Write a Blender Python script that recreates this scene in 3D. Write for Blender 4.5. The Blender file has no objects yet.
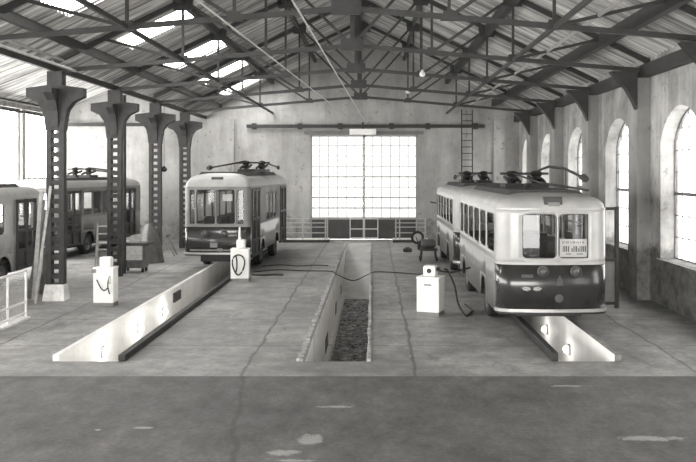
import bpy, bmesh, math, random
from mathutils import Vector, Matrix
random.seed(7)
PI = math.pi
SC = bpy.context.scene
COL = SC.collection

# ------------------------------------------------------------------ helpers
class MB:
    """collects simple shapes; build() links them as ONE mesh object"""
    def __init__(s): s.v = []; s.f = []
    def add(s, vs, fs):
        b = len(s.v); s.v += [tuple(v) for v in vs]; s.f += [tuple(b + i for i in f) for f in fs]; return s
    def quad(s, a, b, c, d): return s.add([a, b, c, d], [(0, 1, 2, 3)])
    def box(s, x0, x1, y0, y1, z0, z1):
        return s.add([(x0,y0,z0),(x1,y0,z0),(x1,y1,z0),(x0,y1,z0),(x0,y0,z1),(x1,y0,z1),(x1,y1,z1),(x0,y1,z1)],
                     [(3,2,1,0),(4,5,6,7),(0,1,5,4),(1,2,6,5),(2,3,7,6),(3,0,4,7)])
    def bar(s, p, q, w, h, up=(0,0,1)):
        p = Vector(p); q = Vector(q); d = (q - p).normalized(); u = Vector(up)
        if abs(d.dot(u)) > .98: u = Vector((0,1,0))
        r = d.cross(u).normalized() * w/2; t = r.cross(d).normalized() * h/2
        return s.add([p-r-t, p+r-t, p+r+t, p-r+t, q-r-t, q+r-t, q+r+t, q-r+t],
                     [(0,1,2,3),(7,6,5,4),(0,4,5,1),(1,5,6,2),(2,6,7,3),(3,7,4,0)])
    def tube(s, pts, r, n=8, caps=True):
        pts = [Vector(p) for p in pts]; rings = []
        for i, p in enumerate(pts):
            d = (pts[min(i+1, len(pts)-1)] - pts[max(i-1, 0)]).normalized()
            u = Vector((0,0,1)) if abs(d.z) < .9 else Vector((1,0,0))
            a = d.cross(u).normalized(); b = d.cross(a).normalized()
            rr = r[i] if isinstance(r, (list, tuple)) else r
            rings.append([p + a*rr*math.cos(2*PI*k/n) + b*rr*math.sin(2*PI*k/n) for k in range(n)])
        vs = [v for R in rings for v in R]; fs = []
        for i in range(len(pts)-1):
            for k in range(n):
                fs.append((i*n+k, i*n+(k+1)%n, (i+1)*n+(k+1)%n, (i+1)*n+k))
        if caps: fs += [tuple(range(n))[::-1], tuple(range((len(pts)-1)*n, len(pts)*n))]
        return s.add(vs, fs)
    def lathe(s, prof, c=(0,0,0), axis='Z', n=20):
        c = Vector(c); vs = []; fs = []
        for (r, h) in prof:
            for k in range(n):
                a = 2*PI*k/n; x, y = r*math.cos(a), r*math.sin(a)
                vs.append(c + (Vector((x,y,h)) if axis == 'Z' else Vector((h,x,y)) if axis == 'X' else Vector((x,h,y))))
        for i in range(len(prof)-1):
            for k in range(n):
                fs.append((i*n+k, i*n+(k+1)%n, (i+1)*n+(k+1)%n, (i+1)*n+k))
        return s.add(vs, fs)
    def prism(s, poly, a0, a1, axis='Y'):
        """poly in the plane across axis, extruded from a0 to a1"""
        n = len(poly)
        P = (lambda u, v, w: (u, w, v)) if axis == 'Y' else (lambda u, v, w: (w, u, v)) if axis == 'X' else (lambda u, v, w: (u, v, w))
        vs = [P(u, v, a0) for u, v in poly] + [P(u, v, a1) for u, v in poly]
        return s.add(vs, [tuple(range(n))[::-1], tuple(range(n, 2*n))] + [(i, (i+1) % n, n+(i+1) % n, n+i) for i in range(n)])
    def build(s, name, mat, parent=None, smooth=False, bevel=0, solid=0, loc=None):
        me = bpy.data.meshes.new(name); me.from_pydata(s.v, [], s.f); me.update()
        bm = bmesh.new(); bm.from_mesh(me)
        if smooth or solid: bmesh.ops.remove_doubles(bm, verts=bm.verts[:], dist=1e-4)
        bmesh.ops.recalc_face_normals(bm, faces=bm.faces[:]); bm.to_mesh(me); bm.free()
        if smooth:
            for p in me.polygons: p.use_smooth = True
        me.materials.append(mat)
        o = bpy.data.objects.new(name, me); COL.objects.link(o)
        if parent: o.parent = parent
        if loc: o.location = loc
        if smooth:
            try:
                me.set_sharp_from_angle(angle=math.radians(38))
            except Exception: pass
        if bevel:
            m = o.modifiers.new('bevel', 'BEVEL'); m.width = bevel; m.segments = 2; m.limit_method = 'ANGLE'
        if solid:
            m = o.modifiers.new('solid', 'SOLIDIFY'); m.thickness = solid; m.offset = 0
        return o

def tag(o, label=None, cat=None, group=None, kind=None):
    if label: o['label'] = label
    if cat: o['category'] = cat
    if group: o['group'] = group
    if kind: o['kind'] = kind
    return o
def thing(name, label, cat, loc=(0,0,0), rz=0, group=None):
    o = bpy.data.objects.new(name, None); COL.objects.link(o); o.location = loc; o.rotation_euler = (0,0,rz)
    o.empty_display_size = .2
    return tag(o, label, cat, group)
def copy_tree(o, parent=None):
    kids = list(o.children)
    c = o.copy(); COL.objects.link(c); c.parent = parent
    for k in kids: copy_tree(k, c)
    return c
def struct(o): o['kind'] = 'structure'; return o

# ------------------------------------------------------------------ materials (black-and-white photograph: near-neutral greys)
def g(v): return (v*1.0, v*.985, v*.955, 1)
def mat(name, v, rough=.6, var=.0, scale=3.0, metal=0.0, bump=0.0, spec=.5, dirt=None, coat=0):
    m = bpy.data.materials.new(name); m.use_nodes = True; nt = m.node_tree; b = nt.nodes['Principled BSDF']
    b.inputs['Base Color'].default_value = g(v); b.inputs['Roughness'].default_value = rough; b.inputs['Metallic'].default_value = metal
    b.inputs['Specular IOR Level'].default_value = spec
    if coat: b.inputs['Coat Weight'].default_value = coat; b.inputs['Coat Roughness'].default_value = .1
    if var or bump:
        tc = nt.nodes.new('ShaderNodeTexCoord'); n = nt.nodes.new('ShaderNodeTexNoise'); n.inputs['Scale'].default_value = scale; n.inputs['Detail'].default_value = 6; n.inputs['Roughness'].default_value = .65
        nt.links.new(tc.outputs['Object'], n.inputs['Vector'])
        r = nt.nodes.new('ShaderNodeValToRGB'); r.color_ramp.elements[0].position = .3; r.color_ramp.elements[1].position = .7
        r.color_ramp.elements[0].color = g(v*(1-var)); r.color_ramp.elements[1].color = g(min(.95, v*(1+var)))
        nt.links.new(n.outputs['Fac'], r.inputs['Fac']); nt.links.new(r.outputs['Color'], b.inputs['Base Color'])
        if bump:
            bp = nt.nodes.new('ShaderNodeBump'); bp.inputs['Strength'].default_value = bump; bp.inputs['Distance'].default_value = .02
            nt.links.new(n.outputs['Fac'], bp.inputs['Height']); nt.links.new(bp.outputs['Normal'], b.inputs['Normal'])
    return m

class NT:
    """tiny node-building helper"""
    def __init__(s, name):
        s.m = bpy.data.materials.new(name); s.m.use_nodes = True; s.t = s.m.node_tree; s.b = s.t.nodes['Principled BSDF']
        tc = s.t.nodes.new('ShaderNodeTexCoord'); s.P = tc.outputs['Object']
    def link(s, a, b): s.t.links.new(a, b)
    def noise(s, scale, detail=5, rough=.6, vec=None, stretch=None):
        n = s.t.nodes.new('ShaderNodeTexNoise'); n.inputs['Scale'].default_value = scale; n.inputs['Detail'].default_value = detail; n.inputs['Roughness'].default_value = rough
        v = vec or s.P
        if stretch:
            mp = s.t.nodes.new('ShaderNodeMapping'); mp.inputs['Scale'].default_value = stretch; s.link(v, mp.inputs['Vector']); v = mp.outputs['Vector']
        s.link(v, n.inputs['Vector']); return n.outputs['Fac']
    def sep(s):
        n = s.t.nodes.new('ShaderNodeSeparateXYZ'); s.link(s.P, n.inputs[0]); return n.outputs
    def math(s, op, a, b=0.0, clamp=False):
        n = s.t.nodes.new('ShaderNodeMath'); n.operation = op; n.use_clamp = clamp
        for i, x in enumerate((a, b)):
            if isinstance(x, (int, float)): n.inputs[i].default_value = x
            else: s.link(x, n.inputs[i])
        return n.outputs[0]
    def rng(s, x, a, b, c=0.0, d=1.0):
        n = s.t.nodes.new('ShaderNodeMapRange'); n.inputs[1].default_value = a; n.inputs[2].default_value = b; n.inputs[3].default_value = c; n.inputs[4].default_value = d
        s.link(x, n.inputs[0]); return n.outputs[0]
    def val(s, v):
        n = s.t.nodes.new('ShaderNodeValue'); n.outputs[0].default_value = v; return n.outputs[0]
    def mix(s, f, a, b): # scalar mix a->b
        n = s.t.nodes.new('ShaderNodeMix'); n.data_type = 'FLOAT'
        for i, x in ((0, f), (2, a), (3, b)):
            if isinstance(x, (int, float)): n.inputs[i].default_value = x
            else: s.link(x, n.inputs[i])
        return n.outputs[0]
    def grey(s, x):
        n = s.t.nodes.new('ShaderNodeCombineColor')
        s.link(x, n.inputs[0]); s.link(s.math('MULTIPLY', x, .985), n.inputs[1]); s.link(s.math('MULTIPLY', x, .955), n.inputs[2])
        s.link(n.outputs[0], s.b.inputs['Base Color'])
    def bump(s, h, st=.3, d=.02):
        n = s.t.nodes.new('ShaderNodeBump'); n.inputs['Strength'].default_value = st; n.inputs['Distance'].default_value = d
        s.link(h, n.inputs['Height']); s.link(n.outputs[0], s.b.inputs['Normal'])

def m_floor():
    n = NT('worn_concrete'); x, y, z = n.sep()
    big = n.noise(.35, 6, .7); med = n.noise(1.6, 6, .7); fine = n.noise(9, 4, .7)
    wob = n.rng(n.noise(.9, 3), 0, 1, -.12, .12)
    def line(coord, at, w):
        d = n.math('ABSOLUTE', n.math('SUBTRACT', n.math('ADD', coord, wob), at)); return n.rng(d, w*.4, w, 1, 0)
    L = None
    for at in (-8.0, -2.4, .8, 6.0):
        l = line(x, at, .045); L = l if L is None else n.math('MAXIMUM', L, l)
    for at in (18.1, 21.3, 24.4, 28.5, 33.0):
        L = n.math('MAXIMUM', L, line(y, at, .03))
    base = n.mix(n.rng(big, .35, .65), .19, .40)
    base = n.math('MULTIPLY', base, n.rng(med, .3, .7, .6, 1.25))
    base = n.math('MULTIPLY', base, n.rng(fine, .3, .7, .8, 1.15))
    stain = n.rng(n.noise(.55, 7, .75, stretch=(1.6, .6, 1)), .56, .66)
    base = n.mix(n.math('MULTIPLY', stain, .65), base, .1)
    base = n.mix(n.math('MULTIPLY', L, .6), base, .06)
    n.grey(base); n.b.inputs['Specular IOR Level'].default_value = .45
    n.link(n.rng(big, .3, .7, .42, .62), n.b.inputs['Roughness'])
    n.bump(n.math('SUBTRACT', n.math('MULTIPLY', med, .5), L), .25, .015)
    return n.m
def m_asphalt():
    n = NT('dark_paving'); x, y, z = n.sep()
    big = n.noise(.5, 6, .7, stretch=(1.2, .7, 1)); fine = n.noise(14, 5, .75); med = n.noise(2.2, 6, .75, stretch=(1.3, .8, 1))
    base = n.mix(n.rng(big, .3, .7), .075, .18)
    base = n.math('MULTIPLY', base, n.rng(fine, .3, .7, .75, 1.25)); base = n.math('MULTIPLY', base, n.rng(med, .3, .7, .65, 1.3))
    # pale worn patches, each with its own shape
    pn = n.rng(n.noise(5, 6, .8), .3, .7, -.9, .9)
    P = None
    for (px, py, rx, ry) in ((-1.18, 11.2, .24, .13), (-.87, 11.75, .17, .3), (-3.32, 12.3, .15, .06), (3.85, 11.8, .5, .13), (-.6, 13.4, .3, .08), (-3.95, 12.2, .06, .05), (3.4, 14.7, .4, .06), (-1.0, 10.9, .3, .06)):
        dx = n.math('DIVIDE', n.math('SUBTRACT', x, px), rx); dy = n.math('DIVIDE', n.math('SUBTRACT', y, py), ry)
        d = n.math('ADD', n.math('ADD', n.math('MULTIPLY', dx, dx), n.math('MULTIPLY', dy, dy)), pn)
        q = n.rng(d, .3, 1.0, 1, 0); P = q if P is None else n.math('MAXIMUM', P, q)
    base = n.mix(n.math('MULTIPLY', P, .6), base, .5)
    crack = n.rng(n.math('ABSOLUTE', n.math('SUBTRACT', n.math('ADD', n.math('ADD', x, n.math('MULTIPLY', y, .12)), n.rng(n.noise(.8, 3), 0, 1, -.2, .2)), -.5)), .02, .06, 1, 0)
    base = n.mix(n.math('MULTIPLY', crack, .4), base, .04)
    n.grey(base); n.b.inputs['Roughness'].default_value = .6; n.b.inputs['Specular IOR Level'].default_value = .35
    n.bump(fine, .35, .012)
    return n.m
def m_plaster(name, hi, lo, dado, var=1.0):
    n = NT(name); x, y, z = n.sep()
    big = n.noise(.45, 6, .7); med = n.noise(2.2, 6, .75); drip = n.noise(1.4, 5, .7, stretch=(1, 1, .15))
    up = n.math('MULTIPLY', n.val(hi), n.rng(big, .3, .7, 1-.22*var, 1+.1*var))
    up = n.math('MULTIPLY', up, n.rng(drip, .3, .7, 1-.18*var, 1+.08*var))
    dn = n.math('MULTIPLY', n.val(lo), n.rng(med, .35, .62, .55, 1.25))
    e = n.rng(n.math('ADD', z, n.rng(med, .3, .7, -.25, .25)), dado-.12, dado+.12)
    c = n.mix(e, dn, up)
    spots = n.rng(n.noise(3.2, 5, .65), .6, .68); c = n.mix(n.math('MULTIPLY', spots, .5), c, .1)
    n.grey(c); n.b.inputs['Roughness'].default_value = .85; n.b.inputs['Specular IOR Level'].default_value = .2
    n.bump(med, .3, .02)
    return n.m
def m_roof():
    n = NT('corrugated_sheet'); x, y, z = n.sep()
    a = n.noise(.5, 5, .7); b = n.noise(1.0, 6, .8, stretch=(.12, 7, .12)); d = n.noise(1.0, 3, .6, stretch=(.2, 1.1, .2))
    c = n.math('MULTIPLY', n.val(.46), n.rng(a, .3, .7, .75, 1.2)); c = n.math('MULTIPLY', c, n.rng(b, .4, .6, .35, 1.35)); c = n.math('MULTIPLY', c, n.rng(d, .35, .65, .75, 1.2))  # streaks down the slope: dirt plus painted-in corrugation shading
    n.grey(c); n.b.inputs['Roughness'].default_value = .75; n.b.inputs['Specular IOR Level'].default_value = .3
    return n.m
def m_pit():
    n = NT('pit_whitewash'); x, y, z = n.sep()
    a = n.noise(1.2, 6, .7, stretch=(1, 1, .4)); b = n.noise(5, 5, .7)
    c = n.math('MULTIPLY', n.val(.88), n.rng(a, .3, .7, .85, 1.06))
    c = n.mix(n.math('MULTIPLY', n.rng(b, .6, .72), .5), c, .3)
    n.grey(c); n.b.inputs['Roughness'].default_value = .6
    return n.m
def m_old_pit():
    n = NT('pit_worn_whitewash')
    a = n.noise(1.8, 7, .75); b = n.noise(6, 5, .75)
    c = n.mix(n.rng(a, .54, .7), .78, .25); c = n.mix(n.rng(b, .62, .72), c, .08)
    n.grey(c); n.b.inputs['Roughness'].default_value = .55; n.bump(b, .5, .03)
    return n.m
def m_rubble():
    n = NT('pit_floor_debris')
    a = n.noise(3.2, 7, .8); b = n.noise(11, 5, .8)
    c = n.mix(n.rng(a, .5, .6), .045, .4); c = n.math('MULTIPLY', c, n.rng(b, .35, .65, .5, 1.4))
    n.grey(c); n.b.inputs['Roughness'].default_value = .45; n.bump(a, .8, .06)
    return n.m
def m_glass(name, tint=.92, gloss=.08, rough=.02):
    m = bpy.data.materials.new(name); m.use_nodes = True; t = m.node_tree; t.nodes.clear()
    o = t.nodes.new('ShaderNodeOutputMaterial'); mx = t.nodes.new('ShaderNodeMixShader'); tr = t.nodes.new('ShaderNodeBsdfTransparent'); gl = t.nodes.new('ShaderNodeBsdfGlossy')
    tr.inputs[0].default_value = (tint, tint, tint, 1); gl.inputs['Roughness'].default_value = rough; mx.inputs[0].default_value = gloss
    t.links.new(tr.outputs[0], mx.inputs[1]); t.links.new(gl.outputs[0], mx.inputs[2]); t.links.new(mx.outputs[0], o.inputs[0]); return m

M = dict(
    floor=m_floor(), asphalt=m_asphalt(), roof=m_roof(), pit=m_pit(), oldpit=m_old_pit(), rubble=m_rubble(),
    wall=m_plaster('limewashed_plaster', .47, .25, 1.55, 2.4), wallb=m_plaster('grey_plaster', .42, .3, 1.1, 1.3), 
    pilaster=m_plaster('shaded_pilaster_plaster', .33, .22, 1.5, 1.3),  # darker plaster, the pilasters' shaded faces put into the colour
    gable=m_plaster('gable_plaster', .34, .34, 1.0),
    iron=mat('dark_iron', .035, .55, .35, 4, spec=.4), truss=mat('truss_iron', .032, .5, .4, 2, spec=.5),
    kerb=mat('dark_kerb', .025, .5, .4, 3), kerbtop=mat('kerb_concrete', .22, .7, .4, 4), stone=mat('kerb_stone', .36, .8, .5, 6, bump=.5),  # kerb: plain dark tone
    ramp=mat('smooth_ramp', .5, .4, .2, 1.5), white=mat('white_enamel', .92, .35, .06, 3), whitedirt=mat('white_paint_worn', .72, .5, .25, 5),
    cream=mat('cream_coachwork', .46, .3, .12, 1.5, coat=.3), green=mat('dark_coachwork', .03, .25, .25, 2, coat=.5), mid=mat('mid_coachwork', .2, .35, .25, 2, coat=.3),
    creamd=mat('dusty_coachwork', .22, .45, .25, 1.5), roofb=mat('coach_roof', .42, .4, .2, 1.2), roofd=mat('tarred_roof_deck', .05, .7, .3, 4),
    black=mat('black_metal', .02, .5, .2, 5), rubber=mat('tyre_rubber', .025, .8, .2, 8), chrome=mat('chrome_trim', .75, .2, 0, metal=1), steel=mat('steel_trim', .55, .35, .1, 3, metal=.6),
    lens=mat('headlamp_lens', .1, .12, 0), dkframe=mat('dark_door_frame', .05, .45, .2, 4), seat=mat('seat_leather', .06, .6, .2, 5), inner=mat('interior_panel', .3, .6, .1, 3),
    paper=mat('paper', .85, .8), ink=mat('ink', .12, .8), sash=mat('window_sash', .16, .5, .2, 4), sashb=mat('door_sash', .38, .5, .15, 4), panel=mat('dark_door_panel', .05, .5, .3, 2), rail=mat('railing_paint', .42, .45, .15, 5),
    wood=mat('old_timber', .16, .75, .4, 5), woodl=mat('pale_timber', .36, .7, .3, 5), rope=mat('pale_rope', .6, .7), galv=mat('galvanised', .45, .4, .2, 6, metal=.3),
    mesh=mat('white_rail', .75, .5, .1, 5), drum=mat('drum_paint', .1, .5, .4, 4), label=mat('pale_label', .5, .7, .3, 6), hose=mat('hose_rubber', .03, .6),
    hazedcoach=mat('hazed_coachwork', .34, .4, .2, 2), badge=mat('dull_badge', .07, .4, .2, 4), lampglass=None,  # aisle coach lightened: glare haze put into its colour
    glass=m_glass('window_glass', .9, .06), sky=m_glass('skylight_glass', .95, .04, .2), doorglass=m_glass('dimmed_door_glass', .085, .03, .3), dimglass=m_glass('dimmed_window_glass', .36, .04, .1), busglass=m_glass('coach_glass', .8, .05),  # door and arched-window tints darkened to dim the daylight so bars show
)
ml = bpy.data.materials.new('lit_globe'); ml.use_nodes = True; bb = ml.node_tree.nodes['Principled BSDF']
bb.inputs['Base Color'].default_value = g(.8); bb.inputs['Emission Color'].default_value = g(1); bb.inputs['Emission Strength'].default_value = 1.2
M['lampglass'] = ml
# net panel of the guard: wire mesh drawn as wire strands is built in geometry below

# ------------------------------------------------------------------ camera
F = 850.0; CX, CY = 373.0, 172.0; H = 3.7
cam = bpy.data.cameras.new('camera'); co = bpy.data.objects.new('camera', cam); COL.objects.link(co)
cam.sensor_width = 36; cam.lens = F/696*36; cam.shift_x = -(CX-348)/696; cam.shift_y = (CY-231)/696
co.location = (0, 0, H); co.rotation_euler = (PI/2, 0, 0); cam.clip_end = 300
SC.camera = co

# ------------------------------------------------------------------ building layout (metres; y runs away from the camera)
XL, XR, XC = -9.2, 8.0, -.6
YB = 46.6; Y0 = -3.0
FR = [13.4, 19.0, 24.6, 30.2, 35.8, 41.4]         # frame lines
ZE, SL = 6.9, .48                                  # eave height of rafters, slope
XLL = -17.0
def zr(x): return ZE + SL*(XR - XC - abs(x - XC) + .0)   # rafter line
PITS = [(-6.12, -4.98, 41.0), (-1.38, -.1, 44.2), (3.62, 4.72, 41.0)]
YP = 16.6; YA = 15.4; PD = 1.35

DX0_, DX1_ = -3.6, 2.6
# floor with the three pits cut out
b = MB(); xs = [XLL] + [v for p in PITS for v in p[:2]] + [XR+.6]
for i in range(0, len(xs), 2): b.quad((xs[i],YP,0),(xs[i+1],YP,0),(xs[i+1],YB,0),(xs[i],YB,0))
for (a, c, ye) in PITS: b.quad((a,ye,0),(c,ye,0),(c,YB,0),(a,YB,0))
b.quad((DX0_,YB,0),(DX1_,YB,0),(DX1_,YB+1.5,0),(DX0_,YB+1.5,0))
b.quad((XLL,YA,0),(XR+.6,YA,0),(XR+.6,YP,0),(XLL,YP,0))
struct(b.build('floor', M['floor']))
struct(MB().quad((XLL,Y0,0),(XR+.6,Y0,0),(XR+.6,YA,0),(XLL,YA,0)).build('floor_front', M['asphalt']))
KH = .13
def pit(i, a, c, ye, wall, floorm):
    w = MB()
    w.quad((a,YP,-PD),(a,ye,-PD),(a,ye,KH),(a,YP,KH)); w.quad((c,YP,-PD),(c,ye,-PD),(c,ye,KH),(c,YP,KH))
    w.quad((a,YP,-PD),(c,YP,-PD),(c,YP,0),(a,YP,0)); w.quad((a,ye,-PD),(c,ye,-PD),(c,ye,0),(a,ye,0))
    root = struct(w.build('floor_pit_wall', wall))
    return root
# outer pits: whitewashed, raised dark kerbs
for i, (a, c, ye) in enumerate(PITS):
    if i == 1: continue
    r = pit(i, a, c, ye, M['pit'], M['pit'])
    MB().quad((a,YP,-PD),(c,YP,-PD),(c,ye,-PD),(a,ye,-PD)).build('pit_floor', M['kerbtop'], r)
    kw = .14
    struct(MB().box(a-kw, a-.002, YP, ye, 0, KH + (.05 if i == 2 else 0)).build('floor_kerb', M['pit'] if i == 0 else M['kerb'], None, bevel=.02))
    struct(MB().box(c+.002, c+kw, YP, ye, 0, KH).build('floor_kerb', M['kerb'] if i == 0 else M['kerbtop'], None, bevel=.02))
# middle pit: worn wall, debris floor, ramp rising to the doors
a, c, ye = PITS[1]; YR = 37.5; PD = 1.9
w = MB()
NS = 40
for k in range(NS):
    y0 = YP + (ye-YP)*k/NS; y1 = YP + (ye-YP)*(k+1)/NS
    for x in (a, c): w.quad((x,y0,-PD),(x,y1,-PD),(x,y1,0),(x,y0,0))
w.quad((a,YP,-PD),(c,YP,-PD),(c,YP,0),(a,YP,0))
r = struct(w.build('floor_pit_wall', M['oldpit']))
MB().quad((a,YP,-PD),(c,YP,-PD),(c,YR,-PD),(a,YR,-PD)).build('pit_floor', M['rubble'], r)
MB().quad((a,YR,-PD),(c,YR,-PD),(c,ye,0),(a,ye,0)).build('pit_ramp', M['ramp'], r)
led = MB(); led.box(a, a+.13, YP+.01, YR, -PD, -PD+.32); led.build('pit_ledge', M['oldpit'], r)
rub = MB(); rnd = random.Random(3)
for k in range(200):
    x = rnd.uniform(a+.2, c-.05); y = rnd.uniform(YP+3.5, YR-.5); s = rnd.uniform(.015, .05)
    pts = [Vector((rnd.uniform(-1,1), rnd.uniform(-1,1), rnd.uniform(0,.8)))*s for _ in range(6)]
    q = [(x-s,y-s,-PD),(x+s,y-s*.8,-PD),(x+s*.8,y+s,-PD),(x-s*.7,y+s*.9,-PD)]
    t = [(x-s*.5,y-s*.4,-PD+s*rnd.uniform(.4,1)),(x+s*.5,y-s*.5,-PD+s*.7),(x+s*.4,y+s*.5,-PD+s*rnd.uniform(.4,1)),(x-s*.4,y+s*.4,-PD+s*.8)]
    rub.add(q+t, [(4,5,6,7),(0,1,5,4),(1,2,6,5),(2,3,7,6),(3,0,4,7)])
tag(rub.build('rubble', M['rubble']), 'loose rubble littering the floor of the middle pit', 'rubble', kind='stuff')
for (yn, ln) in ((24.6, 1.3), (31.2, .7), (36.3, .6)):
    q = MB().box(a-.02, a+.012, yn, yn+ln, -PD+.34, -PD+.75); o = q.build('pit_recess_shade', M['black'], r)  # flat black slabs, recess shade put into their colour
# kerb stones of the middle pit
ks = MB(); rnd = random.Random(5)
for side in (-1, 1):
    y = YP
    while y < ye - .6:
        L = rnd.uniform(.35, .8); xo = rnd.uniform(0, .05); wd = rnd.uniform(.08, .13)
        x0, x1 = (a-wd, a+xo*.4) if side < 0 else (c-xo*.6, c+wd*.6)
        ks.box(x0, x1, y+.02, y+L-.02, -.1, rnd.uniform(.03, .06)); y += L
struct(ks.build('floor_kerb_stones', M['stone'], None, bevel=.015))

# ------------------------------------------------------------------ walls
def arch_pts(yc, hw, zs, rise, n=14):
    """segmental arch from (yc-hw, zs) over the crown to (yc+hw, zs)"""
    R = (hw*hw + rise*rise)/(2*rise); a0 = math.asin(hw/R)
    return [(yc + R*math.sin(-a0 + 2*a0*k/n), zs + rise - R + R*math.cos(-a0 + 2*a0*k/n)) for k in range(n+1)]
WT = .5; WZ0, WZS, WRISE, WHW = 1.3, 4.55, .9, 1.5
WALLTOP = 7.14
edges = [2.2, 7.8] + FR + [YB]
w = MB(); wins = []
x = XR
w.quad((x,Y0,-.02),(x,edges[0],-.02),(x,edges[0],WALLTOP),(x,Y0,WALLTOP))
for k in range(len(edges)-1):
    y0, y1 = edges[k], edges[k+1]; yc = (y0+y1)/2 + (.35 if k < len(edges)-2 else 0)
    ap = arch_pts(yc, WHW, WZS, WRISE)
    w.quad((x,y0,-.02),(x,yc-WHW,-.02),(x,yc-WHW,WALLTOP),(x,y0,WALLTOP)); w.quad((x,yc+WHW,-.02),(x,y1,-.02),(x,y1,WALLTOP),(x,yc+WHW,WALLTOP))
    w.quad((x,yc-WHW,-.02),(x,yc+WHW,-.02),(x,yc+WHW,WZ0),(x,yc-WHW,WZ0))
    for (p, q) in zip(ap, ap[1:]): w.quad((x,p[0],p[1]),(x,q[0],q[1]),(x,q[0],WALLTOP),(x,p[0],WALLTOP))
    loop = [(yc-WHW, WZ0)] + ap + [(yc+WHW, WZ0)]
    for (p, q) in zip(loop, loop[1:] + loop[:1]): w.quad((x,p[0],p[1]),(x,q[0],q[1]),(x+WT,q[0],q[1]),(x+WT,p[0],p[1]))
    wins.append((yc, loop))
# pilasters
struct(w.build('wall_right', M['wall']))
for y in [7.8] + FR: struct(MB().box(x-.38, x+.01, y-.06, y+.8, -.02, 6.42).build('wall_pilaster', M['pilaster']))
wn = 0
for (yc, loop) in wins:
    if yc < 5: pass
    wn += 1
    root = struct(bpy.data.objects.new('window_%d' % wn, None)); COL.objects.link(root); root.location = (x+WT-.08, yc, WZ0)
    R = lambda p: (0, p[0]-yc, p[1]-WZ0)
    fr = MB(); fr.tube([R(p) for p in loop] + [R(loop[0])], .05, 6)
    gb = MB(); top = lambda yy: WZS - WZ0 + (WRISE - ((WHW*WHW+WRISE*WRISE)/(2*WRISE)) + math.sqrt(max(0, ((WHW*WHW+WRISE*WRISE)/(2*WRISE))**2 - yy*yy)))
    for q in range(1, 6):
        yy = -WHW + 2*WHW*q/6; gb.box(-.015, .015, yy-.014, yy+.014, 0, top(yy))
    for q in range(1, 8):
        zz = .6*q
        if zz < WZS - WZ0 + WRISE - .1:
            hw = WHW if zz < WZS - WZ0 else WHW*math.sqrt(max(.02, 1 - ((zz - (WZS-WZ0))/WRISE)**1.7)) - .03
            t = .045 if q == 3 else .014
            gb.box(-.02 if q != 3 else -.04, .02, -hw, hw, zz-t, zz+t)
    fr.build('window_frame', M['sash'], root); gb.build('glazing_bars', M['sash'], root)
    gl = MB(); gl.add([(0.01, p[0]-yc, p[1]-WZ0) for p in loop], [tuple(range(len(loop)))]); gl.build('window_pane', M['dimglass'], root)
    MB().box(-WT-.04, .1, -WHW-.08, WHW+.08, -.07, -.005).build('window_sill', M['wall'], root)

# back wall with the great glazed doorway, gable included
DX0, DX1, DZ1 = -3.42, 2.42, 5.72
w = MB()
GZ = lambda xx: 7.3 + SL*(XR + .3 - XC - abs(xx - XC))
for (x0, x1, z0) in ((XL, DX0, 0), (DX0, DX1, DZ1), (DX1, XR+.4, 0)):
    xx = sorted(set([x0, x1] + ([XC] if x0 < XC < x1 else [])))
    for p, q in zip(xx, xx[1:]): w.quad((p,YB,z0),(q,YB,z0),(q,YB,GZ(q)),(p,YB,GZ(p)))
T = .35
w.quad((DX0,YB,0),(DX0,YB+T,0),(DX0,YB+T,DZ1),(DX0,YB,DZ1)); w.quad((DX1,YB,0),(DX1,YB+T,0),(DX1,YB+T,DZ1),(DX1,YB,DZ1)); w.quad((DX0,YB,DZ1),(DX1,YB,DZ1),(DX1,YB+T,DZ1),(DX0,YB+T,DZ1))
for px in (-7.9, 6.9): w.box(px-.3, px+.3, YB-.15, YB+.01, 0, 6.6)
struct(w.build('wall_back', M['wallb']))
w = MB(); w.quad((XLL,YB,0),(XL,YB,0),(XL,YB,9.5),(XLL,YB,9.5)); struct(w.build('wall_back_aisle', M['wallb']))

w = MB()
for (x0, x1, z0) in ((XLL, -6.5, 0), (-6.5, 5.5, 5.0), (5.5, XR+.4, 0)): w.quad((x0,Y0,z0),(x1,Y0,z0),(x1,Y0,11.8),(x0,Y0,11.8))
struct(w.build('wall_front_added', M['wallb']))  # unseen wall, added with a gate opening sized for the front light
# glazed double door
door = struct(bpy.data.objects.new('door_1', None)); COL.objects.link(door); door.location = ((DX0+DX1)/2, YB+.12, 0)
HW = (DX1-DX0)/2; ZP = 1.15
for s in (-1, 1):
    f = MB(); x0, x1 = (-HW, -.001) if s < 0 else (.001, HW)
    f.box(x0, x1, -.05, .05, ZP-.06, ZP+.06); f.box(x0, x1, -.05, .05, DZ1-.08, DZ1); f.box(x0, x0+.07, -.05, .05, .02, DZ1); f.box(x1-.07, x1, -.05, .05, .02, DZ1)
    fo = f.build('door_leaf_frame', M['sashb'], door)
    m = MB(); n = 6
    for k in range(1, n): m.box(x0+(x1-x0)*k/n-.016, x0+(x1-x0)*k/n+.016, -.02, .02, ZP, DZ1)
    for k in range(1, 8):
        t = .032 if k in (1, 2, 4) else .016
        m.box(x0, x1, -.025, .025, ZP+(DZ1-ZP)*k/8-t, ZP+(DZ1-ZP)*k/8+t)
    m.build('glazing_bars', M['sashb'], fo)
    MB().quad((x0,.01,ZP),(x1,.01,ZP),(x1,.01,DZ1),(x0,.01,DZ1)).build('door_glazing', M['doorglass'], fo)
    xa, xb = (-HW, -.78) if s < 0 else (.78, HW)
    MB().box(xa, xb, -.04, .04, .02, ZP-.06).build('door_panel', M['panel'], door)
    MB().box(min(s*.78, s*.002), max(s*.78, s*.002), -.03, .03, .02, ZP-.06).build('door_panel', M['panel'], door)
wk = MB()
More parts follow.
